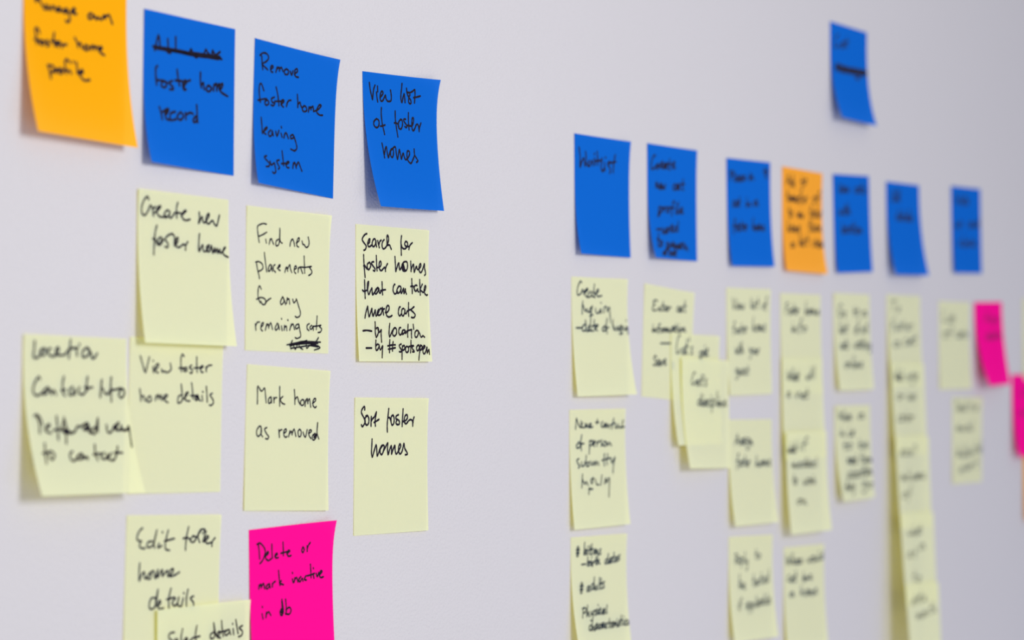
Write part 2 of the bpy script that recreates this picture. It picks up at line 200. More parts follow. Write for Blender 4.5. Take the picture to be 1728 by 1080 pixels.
  ('pink', 'bright pink sticky note reading Delete or mark inactive in db', (1094.40, -73.54, 1.403, 76.70, 75.16), (0.15, 2.51, 2.00, 0.04, 3.60), 2.3, 1.10,
   '107,107 116,155 120,208;92,106 127,100 176,136 186,172 160,217 124,241;185,196 225,178 216,166 190,190 195,214 224,229 254,219;266,119 266,167 270,215;300,205 330,193 316,186 300,205 315,218 340,217;397,115 400,165 401,207;371,190 411,187 452,184;442,199 477,183 462,176 447,199 462,218 492,215;635,166 620,189 635,205 650,185 635,166;685,163 686,200;686,182 700,159 720,141;109,389 103,415;105,407 129,385 133,409;135,404 159,382 172,419;214,393 188,408 202,424 228,406 229,389 238,419;264,392 263,415;263,403 279,387 300,380;340,309 346,357 354,412;371,383 350,396 395,412;504,383 513,408;505,337 508,342;535,377 523,406;529,392 555,376 570,407;607,374 581,393 596,409 622,388 632,407;670,374 648,396 674,404;726,297 730,349 732,391;685,375 738,371 774,365;759,369 768,398;761,326 763,330;795,367 811,392 827,363;837,382 869,361 854,353 837,376 848,401 885,399;133,591 141,625;138,541 140,545;184,585 176,619;180,602 209,584 234,610;361,579 344,601 358,623 385,599 372,514 371,586 371,624;350,595 369,609 366,585;416,516 422,579 415,620;416,590 458,576 478,599 455,624 410,616'),
  ('blue', 'blue sticky note reading only Waitlist', (1447.01, 162.91, 0.785, 76.28, 77.04), (0.15, 4.96, 1.30, 0.14, 1.70), 3.5, 1.55,
   '82,112 101,193 100,275 130,227 166,197 188,260 209,204 199,140;268,209 228,249 267,255 317,206 327,247;357,185 366,240;355,146 359,152;406,126 416,190 416,237;377,207 470,196;496,176 476,251 505,287 546,247;536,210 546,275;556,163 562,168;636,195 596,216 646,259 636,293;734,132 707,209 697,284;626,209 750,189'),
  ('blue', 'blue sticky note with six short lines, just right of the Waitlist note', (1550.02, 165.27, 0.933, 76.15, 77.37), (0.15, 6.39, 0.50, 0.20, 0.91), 3.5, 1.55,
   '161,100 134,97 96,139 76,190 85,220 129,213 171,186;188,173 187,216 253,184 293,171 312,149 291,145 266,172 268,195 295,200 324,189 394,157 362,154 325,178 328,198 355,198 388,160 385,192 405,196;190,190 210,171 237,175;449,112 438,160 436,198 460,202;411,157 476,154;493,172 533,158 552,136 531,131 505,159 508,183 535,187 564,177;170,333 168,376 195,335 197,373 213,378 226,372 255,362 270,345 254,340 235,362 237,382 256,387 277,379 285,343 289,373 297,381 317,358 323,379 342,377 357,341;567,329 537,333 513,354 518,376 572,370 649,329 614,326 575,350 577,370 607,370 643,331 639,364 660,367;720,276 708,325 706,364 731,367;679,322 749,318;214,545 201,589 188,631 308,545 302,583;209,561 248,545 279,556 262,579 223,589 203,582;309,561 332,545 362,549;408,538 367,556 364,580 397,585 428,560 415,538 441,548;546,491 523,481 497,506 481,561 468,612;454,544 529,538;569,543 559,585 579,590;581,512 585,507;617,485 601,534 595,573 612,583 633,566 679,556 702,538 678,533 648,556 650,576 680,581 714,573;130,748 225,742;255,731 245,771 270,774 314,730 302,768 322,772 393,723 362,727 346,739 373,750 366,764 327,766;413,739 458,724 482,701 460,696 428,725 427,750 455,755 488,744;583,710 548,708 506,727 506,747 542,747 579,721 603,659 582,721 589,747;161,780 132,842 110,892 129,899;111,834 167,837;202,848 164,864 153,888 178,894 211,871 207,848 225,859;314,858 294,898 272,935 402,878 448,869 473,853 451,848 418,869 416,887 444,891 478,885 493,868 482,904 628,858 596,860 579,871 608,884 600,898 560,898 677,847 635,864 629,887 662,892 695,869 684,847 709,857 722,870 716,903 761,873 762,901 788,905;307,873 348,858 377,869 357,890 316,898 297,892;491,883 517,868 546,872;267,939 235,937 191,953 186,966 215,966 260,941 247,962 267,964;379,930 354,933 330,948 327,964 371,961 458,936 431,933 394,950 391,964 415,964 452,938 442,960 458,963;507,899 487,935 476,965 495,968;465,933 520,931'),
  ('blue', 'blue sticky note with three lines of text, directly left of the small orange note', (1675.63, 165.32, 1.968, 76.03, 77.30), (0.15, 3.89, 3.13, 0.28, 0.48), 3.2, 1.55,
   '92,119 76,205;70,125 134,118 156,139 127,160 85,164;185,127 173,168 169,200 184,208;274,161 243,157 208,182 210,203 236,203 269,164 265,197 284,202 343,155 316,158 295,180 298,203 346,199 361,179 400,169 418,153 398,149 373,170 375,187 401,190 429,183;515,152 508,183 530,186;527,129 531,125;542,137 539,179 585,138 589,174 618,178;166,393 144,396 126,419 128,444 166,440;237,399 212,394 183,418 183,439 204,440 232,401 227,434 242,439;282,355 271,401 267,438 285,442;251,397 300,396;437,392 428,435 448,440;450,360 453,355;471,400 468,430 510,401 513,427 539,430;695,381 653,377 603,400 606,420 642,421 687,383 681,415 708,419;174,573 160,563 140,590 123,648 109,701;107,630 158,624;209,609 179,630 174,660 196,665 220,635 213,609 230,621 270,618 248,622 236,637 255,654 249,671 222,672;309,579 296,622 289,657 306,661;276,618 325,617;334,644 366,632 384,612 368,606 345,633 344,656 364,661 387,652 400,621 394,659;400,636 417,620 437,624;582,545 565,601 553,652 578,621 594,610 589,646 610,650 654,620 623,635 619,657 643,660 666,639 658,620 676,628 684,618 694,600 685,650 718,606 715,649 746,605 742,646 760,651 777,641 811,631 828,614 812,609 788,631 788,651 809,655 833,648;866,61 894,150;907,59 921,155;839,96 949,92'),
  ('soft_orange', 'orange sticky note with five lines of text between blue notes in the right row', (1773.94, 166.92, 0.096, 76.10, 78.30), (0.15, 4.00, 5.22, 0.26, 0.56), 3.6, 1.35,
   '100,168 149,76 158,76 189,168;116,134 184,132;248,115 225,118 215,134 238,154 235,173 206,172;272,63 265,121 260,178;310,124 270,153 313,179;500,70 489,116 487,152 514,154;459,115 531,107;577,86 537,108 536,135 570,137 599,107 583,85 610,93;142,216 133,273 131,319 151,324;110,269 166,266;170,284 169,323 285,275 257,271 225,295 227,317 251,317 280,277 277,311 294,315 315,275 313,323 346,277 349,318 369,323 420,271 395,275 384,289 408,303 404,319 373,321;172,300 190,283 213,286;502,196 483,185 464,216 454,283 447,344;432,263 491,254;507,304 543,292 560,275 541,271 518,294 520,313 544,317 570,308;582,260 580,308;584,279 602,259 626,263;816,238 771,261 770,293 808,298 840,266 823,238 854,249;963,189 936,179 909,207 896,269 887,325;864,250 949,242;175,372 166,424 163,465 179,470;148,420 193,417;233,419 207,441 204,471 226,476 245,445 237,419 254,430;375,425 372,466 395,427 395,462 409,467 411,449 434,438 446,420 434,416 419,439 419,459 434,463 451,455;466,431 468,462 474,470 491,445 495,467 510,464 524,425;735,344 720,334 704,360 694,416 686,467;677,399 724,392;769,394 742,414 740,442 761,447 781,418 772,394 789,404;826,385 806,389 796,405 815,422 811,441 785,442;862,344 854,394 850,434 867,439;835,390 880,388;882,434 911,424 925,409 910,405 891,425 892,443 911,446 932,439;955,382 951,433;955,403 970,382 988,387;146,510 130,568 119,620 144,588 160,577 157,613 179,617;239,555 207,576 203,605 227,610 252,580 243,554 262,565 272,586 282,569 274,616 307,573 305,615 337,572 334,610 353,615;368,589 403,576 421,556 403,551 379,577 379,599 401,603 427,594;687,470 671,531 664,580 688,585;643,527 711,523;747,486 729,540 716,588 747,558 767,547 764,581 792,584;802,560 845,545 868,522 846,517 816,547 816,572 844,577 876,566 904,533 899,575 942,534 942,570 967,574;258,726 223,723 180,745 179,764 208,765 251,728 241,758 262,762;419,628 397,683 386,727 401,738 442,683 428,728 447,733 527,685 494,689 477,705 505,723 496,742 455,743;459,650 463,644;610,625 589,681 578,725 604,730;559,676 633,674;731,682 737,741 791,678 824,690 811,727 827,732;839,662 842,657;829,720 870,707 892,685 873,679 844,708 841,733 865,739 894,729 917,680 914,720 922,731 954,699 957,728 982,725 988,676'),
  ('blue', 'blue sticky note directly right of the small orange note', (1871.15, 168.23, 3.016, 75.77, 77.26), (0.15, 3.06, 1.92, 0.46, 0.00), 3.0, 1.55,
   '154,98 167,148 179,190 210,143 240,105;249,144 243,182 259,186 269,161 304,150 321,132 303,127 280,150 282,171 305,175 330,167;259,116 261,111;356,125 360,167 369,179 393,146 400,175 423,172 442,121;650,125 618,129 593,153 597,178 653,173;745,128 708,123 666,150 668,174 699,174 738,131 733,168 755,173;806,63 792,126 787,177 813,182;761,121 834,119;898,134 866,138 851,151 882,164 876,179 836,180;149,357 153,398 164,409 195,377 203,406 231,403 256,353 299,362 289,404 308,409;311,330 315,325;360,294 344,357 338,407 363,413;316,351 385,350;409,298 391,351 380,399 411,370 431,360 429,394 458,398;235,496 217,546 208,585 223,595 286,543 246,564 241,594 272,600 303,570 292,543 316,555 375,531 344,535 318,561 319,591 373,587;478,536 444,530 401,559 401,586 430,588 471,539 462,581 483,587;537,473 519,535 511,585 536,591;491,529 560,528;581,550 569,596 588,602 660,542 619,563 614,592 646,598 678,568 666,542 691,553 703,554 698,590 741,555 742,588 767,592;595,515 599,509'),
  ('blue', 'blue sticky note with two short words, bottom curling out, above the long yellow strip', (1983.48, 170.43, 1.650, 75.86, 76.82), (0.15, 8.06, 8.17, 0.36, 0.00), 2.3, 1.55,
   '245,102 198,96 167,119 196,145 166,157 147,185 171,206 224,196;312,140 284,134 252,162 252,192 279,195 309,157 326,62 311,157 317,197 350,143 342,193 357,199;361,105 363,98;401,68 389,138 383,193 403,200;366,132 422,130;341,350 310,345 270,368 267,395 299,398 337,365 365,283 339,365 342,400 372,386 414,375 437,356 416,351 387,375 385,397 411,402 441,394;498,286 477,352 464,404 486,410;451,345 515,345;606,357 574,352 532,375 531,396 558,397 599,359 589,392 609,397 643,344 628,391 646,397;659,308 663,302;692,273 671,335 658,385 671,397 763,349 734,352 717,368 742,388 733,407 697,407'),
  ('blue', 'rightmost and narrowest-looking blue sticky note in the right row', (2136.06, 177.42, 1.954, 75.83, 75.68), (0.15, 2.68, 0.70, 0.43, 0.00), 2.3, 1.55,
   '158,87 173,201 231,121 260,198 317,81;345,160 342,205 412,159 404,202 423,207;347,178 369,159 397,163;423,126 426,120;484,73 472,137 468,188 493,194;444,132 512,130;500,176 543,162 564,140 542,134 514,163 516,188 544,193 575,183;120,426 115,462 150,466 198,426 191,460 218,464;266,403 252,452 239,498;261,421 310,402 351,414 331,440 281,451 255,444;678,404 628,400 571,433 573,460 615,460 668,408 660,451 691,456 719,403 714,456 773,404 776,450 812,454;936,400 886,397 830,421 832,445 883,444 933,413 960,338 936,413 951,443;299,626 249,630 208,652 213,676 303,672;399,542 371,616 358,676 383,690 475,635 409,656 404,684 457,689 507,660 485,635 527,646;661,607 611,611 586,630 634,651 624,673 560,674 664,667 738,654 774,633 736,628 688,655 690,679 739,684 792,674'),
  ('blue', 'blue sticky note alone high up, above the right row, with a struck-out line', (1866.01, 287.22, 0.309, 76.11, 76.52), (0.15, 10.51, 8.77, 0.17, 0.23), 3.0, 1.55,
   '230,120 192,120 137,170 107,226 119,257 182,243 243,209;382,178 336,177 283,213 286,240 325,236 373,182 367,225 396,227;453,113 438,167 433,210 467,211;399,167 491,155;103,468 119,454 107,494 160,457 158,493 209,456 204,489 236,493 389,454 345,450 290,474 289,496 327,496 381,456 369,490 396,494 408,449 397,492 456,450 454,488 487,492;646,437 601,433 545,459 544,482 583,482 637,440 626,476 653,480;771,440 726,436 679,458 704,476 756,461 776,440 755,503 705,530 654,521;802,455 861,441 892,418 862,413 822,442 821,467 859,472 902,461 931,427 919,485;930,451 963,427 988,432;103,469 120,453 107,496 161,457 158,495 209,455 204,491 236,495 386,444 341,441 287,464 286,484 324,485 377,447 366,479 394,483;428,432 418,477 477,434 475,473 507,478 621,445 576,442 521,464 520,483 559,484 612,448 602,478 629,482;754,434 708,430 662,450 687,465 739,452 758,434 740,489 690,513 639,505;792,462 851,451 882,433 851,429 812,452 812,471 850,475 893,467 924,426 916,465;925,442 956,425 988,428;122,423 359,434 685,425 967,420;134,446 437,451 765,441 964,439;146,463 435,457 726,470 926,462'),
  ('yellow', 'pale yellow sticky note reading Create Inquiry, date of inquiry, below the Waitlist note', (1443.90, 71.34, 0.823, 76.46, 76.37), (0.15, 4.36, 7.52, 0.04, 1.09), 2.3, 1.20,
   '176,46 153,36 108,84 96,137 118,153 163,136 191,104 213,146;213,124 264,99 230,129 287,104 270,94 236,124 252,161 296,168;332,117 286,144 296,168 342,154 354,122 359,159 398,161;406,54 394,110 409,169;377,121 427,136 479,109 462,98 433,126 455,157 535,150;194,204 181,252 177,311;198,236 234,289 258,267 279,294 313,283;343,250 308,277 335,298 361,239 334,304 316,395;310,325 367,314;416,260 425,297 471,297 495,270 499,299;519,264 519,296;516,210 519,215;562,296 576,252 611,241;622,252 632,284 669,246 676,311 681,376;63,428 157,427;226,395 180,412 166,443 198,454 234,432 231,363 233,443 265,454 303,405 274,422 271,448 310,448 325,411 321,448 360,453;387,357 382,410 389,448;348,410 416,405;402,431 450,404 428,399 407,431 433,450;574,409 526,431 535,452 593,441 586,409 568,412;621,344 597,409 606,473;578,428 644,420;730,353 719,402 731,440;714,392 765,446 793,413 812,445 825,429;870,401 826,424 846,445 887,407 858,483;830,475 889,470;909,412 917,439 953,434 962,412 970,439;968,357 972,361;976,439 988,414 988,439 988,422 988,477'),
  ('yellow', 'pale yellow sticky note reading Enter cat information, Save, lying flat and tilted', (1546.61, 70.74, -2.954, 75.99, 75.69), (0.15, 0.35, 0.35, 0.37, 0.86), 2.3, 1.20,
   '260,133 209,131 178,153 212,173 181,185 164,210 193,226 250,213;288,190 289,219 321,189 326,214 348,215;378,131 372,173 372,206 394,208;346,171 406,166;408,198 445,186 461,170 441,167 419,189 423,205 448,207 474,198 491,170 492,202;494,183 512,169 537,170;699,152 675,156 658,174 663,193 706,188 764,154 736,152 707,175 710,193 734,193 759,157 758,186 776,189;816,88 812,140 814,181 835,185;789,137 843,132;181,380 178,412 193,414 212,386 213,410 241,385 246,406 265,408;187,356 189,352;333,340 316,335 298,353 292,389 288,422;270,379 325,372;365,373 337,388 337,405 362,407 382,388 370,373 390,378 407,368 408,402 448,374 455,362 455,396 481,364 486,394 510,362 514,390 534,392 615,342 588,340 559,362 562,380 585,380 611,345 610,374 627,377;409,382 425,367 448,369;655,310 649,349 649,380 669,383;626,347 680,343;700,341 697,376 713,379;706,315 708,310;751,344 722,358 722,374 748,375 768,358 756,344 777,349;796,332 798,368 826,332 832,363 852,367;344,508 545,494;272,635 248,625 218,645 249,669 264,690 238,714 206,707;331,662 307,658 281,684 284,707 305,708 327,665 327,701 342,705 353,665 370,706 400,660 417,680 446,667 459,647 443,643 425,669 429,691 449,695 470,685;574,667 625,717;610,665 589,719'),
  ('yellow', "pale yellow sticky note starting with Cat's, middle one of three overlapping notes", (1585.96, 37.92, -0.289, 76.25, 76.49), (0.60, 6.63, 3.00, 0.34, 0.99), 2.3, 1.20,
   '183,18 158,12 124,65 107,133 116,173 157,166 196,132;288,130 258,125 225,151 227,175 252,177 283,133 280,171 299,177;325,43 317,112 315,167 337,174;292,105 352,105;377,27 372,62;448,111 422,115 410,132 436,153 432,174 399,174;602,148 595,194 588,238 691,134 686,181 706,187 770,124 741,127 718,153 724,182 777,179;599,165 635,148 666,161 653,185 616,195 596,187;701,99 703,93'),
  ('yellow', "pale yellow sticky note starting with Cat's, lowest and frontmost of three overlapping notes", (1598.93, 21.53, -0.910, 76.07, 76.22), (2.60, 9.72, 5.20, 0.00, 0.00), 2.3, 1.20,
   '280,130 256,126 220,163 201,208 209,236 250,231 289,208 364,204 335,199 301,220 303,240 328,241 359,206 355,236 373,241;420,142 410,194 408,235 429,240;386,189 445,189;461,142 454,166;526,182 500,186 488,202 514,221 509,241 477,241;389,379 358,374 322,396 322,420 353,422 386,393 406,318 389,393 396,425 425,373 416,421 433,427 504,377 477,379 463,392 490,407 484,422 450,422 571,377 543,380 521,402 524,427 573,424;437,337 440,331;599,372 591,418 608,423;610,338 613,332;633,367 623,429 612,487;629,390 664,367 692,383 678,415 643,429 624,419;749,290 736,355 730,407 744,420 773,380 765,421 783,426 801,382 798,424 836,385 838,421 862,426;784,349 787,343;874,408 915,397 935,379 913,374 887,397 889,418 916,423 945,415'),
  ('yellow', 'pale yellow four-line sticky note reading View list, below the three-line blue note', (1676.03, 72.55, 1.001, 76.08, 76.92), (0.15, 2.63, 1.44, 0.24, 0.76), 2.3, 1.00,
   '133,93 146,151 158,199 187,146 215,103;230,153 225,194 239,199 248,177 281,168 297,151 280,147 259,168 261,186 283,191 306,183 322,148 326,185 336,195 358,166 365,192 387,189 404,144;238,123 240,118;559,87 548,134 544,171 559,181;584,141 578,175 596,179 661,132 633,136 620,151 648,169 643,187 608,187;593,114 596,110;715,79 706,132 704,174 727,179;679,127 743,126;846,148 818,164 817,185 841,188 862,166 850,148 870,155;932,81 916,71 899,99 893,157 888,211;872,140 925,132;193,321 177,312 159,336 148,390 140,439;129,373 182,368;228,382 199,397 197,418 220,422 242,401 232,382 250,390 292,385 270,387 260,398 281,410 277,422 249,422;332,331 321,381 318,421 336,425;300,376 351,376;359,399 391,387 407,367 390,361 369,388 370,411 391,416 415,408;423,368 420,418;424,388 441,368 462,374;607,265 594,337 586,402 609,362 624,349 623,394 645,400 707,342 677,364 674,395 699,400 722,369 712,342 731,354 729,363 737,343 733,398 762,349 764,398 792,348 792,394 812,400 830,381 864,367 881,343 863,337 841,367 842,394 865,400 889,390;179,559 179,600 186,612 205,579 209,608 226,605 243,554;254,567 246,612 257,617;262,534 265,528;304,510 293,565 288,608 303,613;276,560 317,559;333,504 321,557 313,605 332,576 344,566 342,600 359,604;497,560 500,590 515,596 540,563;540,563 530,624 511,663 488,658;595,568 567,584 565,608 587,613 607,589 599,568 616,578 620,576 617,613 635,618 661,579 656,614 670,618 695,569 691,615;695,588 711,569 731,575;216,757 190,752 162,774 176,793 206,779 219,757 206,823 176,851 147,840;232,763 226,807 246,812 277,765 270,807 285,812 303,790 338,779 356,759 338,754 314,779 314,801 336,806 361,798;414,765 390,767 378,781 400,797 394,812 365,813;452,725 439,769 433,805 453,809;417,765 471,765'),
  ('yellow', 'pale yellow two-line sticky note starting Assign, second down below the three-line blue note', (1679.79, -21.83, -0.098, 75.85, 76.03), (0.15, 5.86, 5.78, 0.38, 0.00), 2.3, 1.20,
   '136,236 194,148 204,149 234,239;156,204 230,203;306,186 280,188 269,200 293,216 289,231 257,230 366,178 340,181 328,195 353,213 348,231 317,230 381,204 374,242 391,247;390,176 393,171;469,185 440,178 412,201 429,223 461,209 472,185 464,257 434,286 401,273;493,198 491,236 525,201 528,235 549,240;228,333 214,321 195,349 182,412 170,468;165,391 214,387;256,396 229,413 225,438 246,444 268,419 260,396 277,406 323,388 302,390 292,403 310,419 305,435 280,434;367,342 355,390 350,429 366,434;336,385 383,386;379,431 410,423 425,407 410,402 389,422 389,441 408,446 430,440;440,395 434,436;440,412 456,395 476,401;632,351 615,403 603,449 631,422 649,413 646,445 671,451 731,408 696,423 692,444 720,449 747,428 736,408 758,417 771,411 783,394 775,444 811,400 809,445 845,401 842,442 863,449;884,430 923,420 944,399 924,393 897,419 897,442 922,449 951,441'),
  ('yellow', 'pale yellow three-line sticky note, lowest in the column under the three-line blue note', (1680.81, -105.30, -1.483, 76.08, 74.91), (0.15, 5.88, 6.10, 0.19, 0.32), 2.3, 1.00,
   '153,165 141,259;136,169 186,167 203,193 181,214 148,215 199,263;212,239 242,227 256,206 241,198 221,226 223,252 243,260 264,252;284,205 278,256 271,305;282,224 307,206 328,221 318,248 293,257 279,248;368,150 359,211 356,259 367,272;383,224 388,255 403,261 428,230;428,230 420,290 403,328 379,321;623,134 613,182 611,220 633,225;588,177 649,177;699,182 665,198 663,221 692,225 717,202 704,182 727,191;238,359 224,425 214,485 247,494 278,470 274,439 249,434 220,459 294,489 333,480 353,461 334,454 307,478 307,502 331,509 359,503;556,375 542,436 535,483 555,488;520,431 575,427;572,474 608,461 626,443 608,440 584,463 584,482 607,485 633,476 683,432 658,437 646,448 669,460 664,473 633,476;739,362 725,421 718,468 738,472;702,417 758,413;760,455 797,440 815,419 797,414 772,442 772,465 795,469 822,459;896,409 868,406 834,432 833,459 862,460 893,425 913,339 895,425 900,460;174,652 163,688 177,693;187,626 190,622;266,601 251,591 229,614 211,666 196,714;194,649 248,646;398,646 374,641 342,669 338,694 359,696 393,649 383,689 397,694;425,644 410,697 394,748;420,663 449,643 469,656 454,685 425,697 412,689;487,653 473,697 459,738;482,669 510,653 531,663 517,687 488,697 475,690;591,583 573,636 562,678 572,688 595,647 583,687 596,691 663,632 641,635 620,656 619,679 659,675;608,618 611,613;729,629 705,624 672,650 669,674 690,675 724,632 715,668 729,673;774,573 758,625 746,672 773,676 801,655 799,632 778,630 752,651;850,574 831,629 820,674 829,684 854,654 888,641 908,619 892,614 867,642 864,666 884,671 909,661'),
  ('yellow', 'pale yellow sticky note at the top of the strip below the small orange note', (1770.96, 71.87, 0.809, 76.00, 76.14), (0.15, 1.95, 2.11, 0.31, 0.35), 1.8, 1.20,
   '200,96 145,100 132,109 123,203;128,148 180,141;238,155 212,174 210,201 232,205 251,178 242,154 259,165 295,156 275,159 266,171 286,184 282,198 257,199;333,98 325,149 323,191 339,195;306,145 352,143;351,180 380,168 395,148 379,142 360,169 362,191 381,196 402,187 416,154 414,198;417,172 432,153 452,158;633,74 620,142 611,204 638,167 656,154 656,198 682,203 730,149 695,165 693,187 723,191 749,169 736,149 759,157 771,163 781,145 778,196 811,151 814,196 846,150 847,192 870,198 894,186 934,177 953,160 932,156 907,177 909,195 936,199 964,192;279,324 270,368 294,374 320,332 317,374 367,334 370,371 402,376;294,291 298,286;542,255 515,244 484,274 467,338 454,396;434,318 524,311;596,322 547,340 545,366 585,371 621,345 604,322 636,332'),
  ('yellow', 'pale yellow sticky note in the middle of the strip below the small orange note', (1770.67, 23.03, 0.257, 76.09, 75.55), (1.70, 3.86, 5.30, 0.04, 0.23), 1.7, 1.20,
   '129,123 138,211 178,151 197,211 237,123;270,91 258,156 251,215 271,180 285,168 284,209 303,215 362,161 338,155 311,183 312,208 332,210 357,164 353,204 368,210;402,119 393,168 390,208 407,213;374,163 420,163;593,162 597,198 608,208 633,177 641,203 666,198 687,152;708,129 700,180 717,185;718,91 721,84;752,90 739,144 735,186 749,195;809,70 797,126 792,171 806,181;177,332 147,327 113,352 114,375 139,377 171,335 166,372 184,377;314,334 341,388 412,329 445,382 508,373 539,357 505,353 465,373 468,391 510,395 555,388;612,294 593,346 586,388 623,392;551,341 652,340'),
  ('yellow', 'pale yellow sticky note at the bottom of the strip below the small orange note', (1770.90, -32.10, 0.076, 76.31, 75.70), (5.20, 9.45, 9.89, 0.00, 0.00), 2.3, 1.20,
   '37,155 40,189 46,198 62,172 67,196 82,193 95,152;113,101 104,151 99,196 115,169 126,160 126,191 141,196 202,148 183,142 162,169 162,195 178,197 199,151 196,190 208,196;228,86 221,145 218,192 232,198;205,139 243,139;329,127 318,166 352,166;348,97 353,91;535,57 495,52 453,81 432,138 418,189;384,126 512,107;128,319 140,304 135,346 174,309 176,346 214,309 214,344 240,349 265,331 311,322 334,304 310,299 280,321 281,341 312,347 345,339;450,308 413,303 371,321 372,340 410,343 447,319 468,257 450,319 460,345 498,296 489,340 510,346 583,299 550,301 524,322 527,345 586,343;511,263 515,258;683,309 646,304 602,326 603,347 635,349 676,312 670,344 693,350;745,255 729,300 722,336 740,345;169,413 155,464 149,506 167,512;134,459 186,460;219,460 188,478 184,506 208,512 231,485 223,460 241,472;394,475 396,513 405,524 433,493 439,520 463,517 488,470 548,470 512,490 508,517 535,522 563,494 553,470 574,480 578,483 572,519;578,498 599,482 624,486;650,440 636,482 624,524;688,483 638,505 685,522;274,661 220,677 213,702 256,708 297,685 282,661 315,673 352,671 343,714 403,676 401,713 435,720'),
  ('yellow', 'pale yellow three-line sticky note by itself under the strip below the small orange note', (1777.87, -117.96, -0.799, 76.09, 75.20), (0.15, 3.72, 4.34, 0.21, 0.47), 2.3, 1.20,
   '58,77 74,173 118,108 144,174 187,78;219,57 209,117 204,172 226,140 241,129 242,167 265,173 278,158 312,147 328,128 309,122 288,147 291,170 314,176 338,167 352,132 351,181 395,157 429,148 446,132 427,127 406,147 408,166 431,171 456,164;354,152 371,132 394,139;580,128 587,162 598,172 624,143 634,168 659,164 679,121 737,117 702,139 701,168 731,172 756,142 743,117 767,127;770,127 769,161 794,164 824,127 822,159 841,162;871,68 862,118 859,158 875,167;968,118 935,116 900,134 903,153 936,154 966,129 978,69 969,129 980,154;145,281 115,283 91,307 95,334 149,332 243,308 208,301 168,325 170,347 199,350 237,310 232,345 254,351;294,238 282,296 277,343 303,349;252,290 323,291;484,264 471,309 464,350 513,354 556,336 546,316 508,313 468,332 599,330 655,321 682,305 653,300 617,321 620,340 657,344 698,337;230,458 185,451 134,469 136,488 174,491 221,460 215,489 242,495;428,391 409,442 397,489 430,461 452,453 450,486 481,491;553,447 510,466 506,494 541,501 574,473 560,447 587,459 590,468 603,449 596,502 639,456 639,503 681,457 679,501 706,508 732,479 781,469 805,450 780,444 748,468 749,491 781,497 816,490'),
  ('yellow', 'pale yellow five-line sticky note between the two overlapping strips, upper one', (1872.94, 75.29, 0.959, 75.22, 76.12), (0.15, 5.23, 3.48, 0.84, 0.00), 2.3, 1.20,
   '225,129 193,110 146,137 120,196 145,242 203,228 220,182 175,186;301,187 264,208 262,237 292,243 319,213 307,187 331,198;576,134 563,182 559,219 586,223;532,178 606,175;657,160 615,182 612,211 647,215 678,185 663,160 691,170;895,179 843,176 783,204 786,226 830,226 885,182 878,218 911,222;169,281 151,345 142,395 158,407 200,355 188,401 209,406 296,352 263,356 246,370 278,385 271,401 229,402;214,321 218,316;351,297 334,350 328,392 356,397;302,346 380,343;599,357 563,378 559,405 587,410 615,381 604,357 626,367;702,278 683,266 659,298 643,366 630,428;621,346 686,337;826,357 792,351 750,376 751,399 780,401 820,360 813,395 834,401;885,318 870,361 863,396 879,404;943,284 927,341 920,386 935,397;186,523 164,525 144,544 144,566 183,564 260,530 235,525 203,547 202,568 223,570 255,532 247,565 262,570;314,456 297,518 287,567 304,573;277,511 327,511;366,514 343,517 331,532 350,550 343,569 315,569;534,512 533,552 542,564 572,532 576,561 601,558 627,509 720,506 691,500 653,530 651,557 676,559 714,510 705,553 723,559 738,520 726,565 742,570;751,487 755,481;805,459 789,514 781,557 802,563;764,508 825,508;850,525 839,570 855,575 876,516 869,561 909,519 907,558 929,564;864,492 867,486;988,523 988,518 957,540 973,558 988,545 988,523 988,588 974,615 940,604;287,717 237,736 229,763 266,769 305,742 294,717 322,728 335,710 322,755 378,713 374,752 403,758;493,641 465,705 449,757 466,770 499,718 481,765 503,771 551,716 539,763 595,719 591,760 620,766 638,748 692,738 721,719 694,713 656,737 655,759 689,765 728,757;519,683 524,677'),
  ('yellow', 'pale yellow six-line sticky note between the two overlapping strips, lower one', (1874.72, -12.73, 0.534, 74.65, 74.74), (0.15, 8.01, 3.95, 1.22, 0.00), 2.3, 1.20,
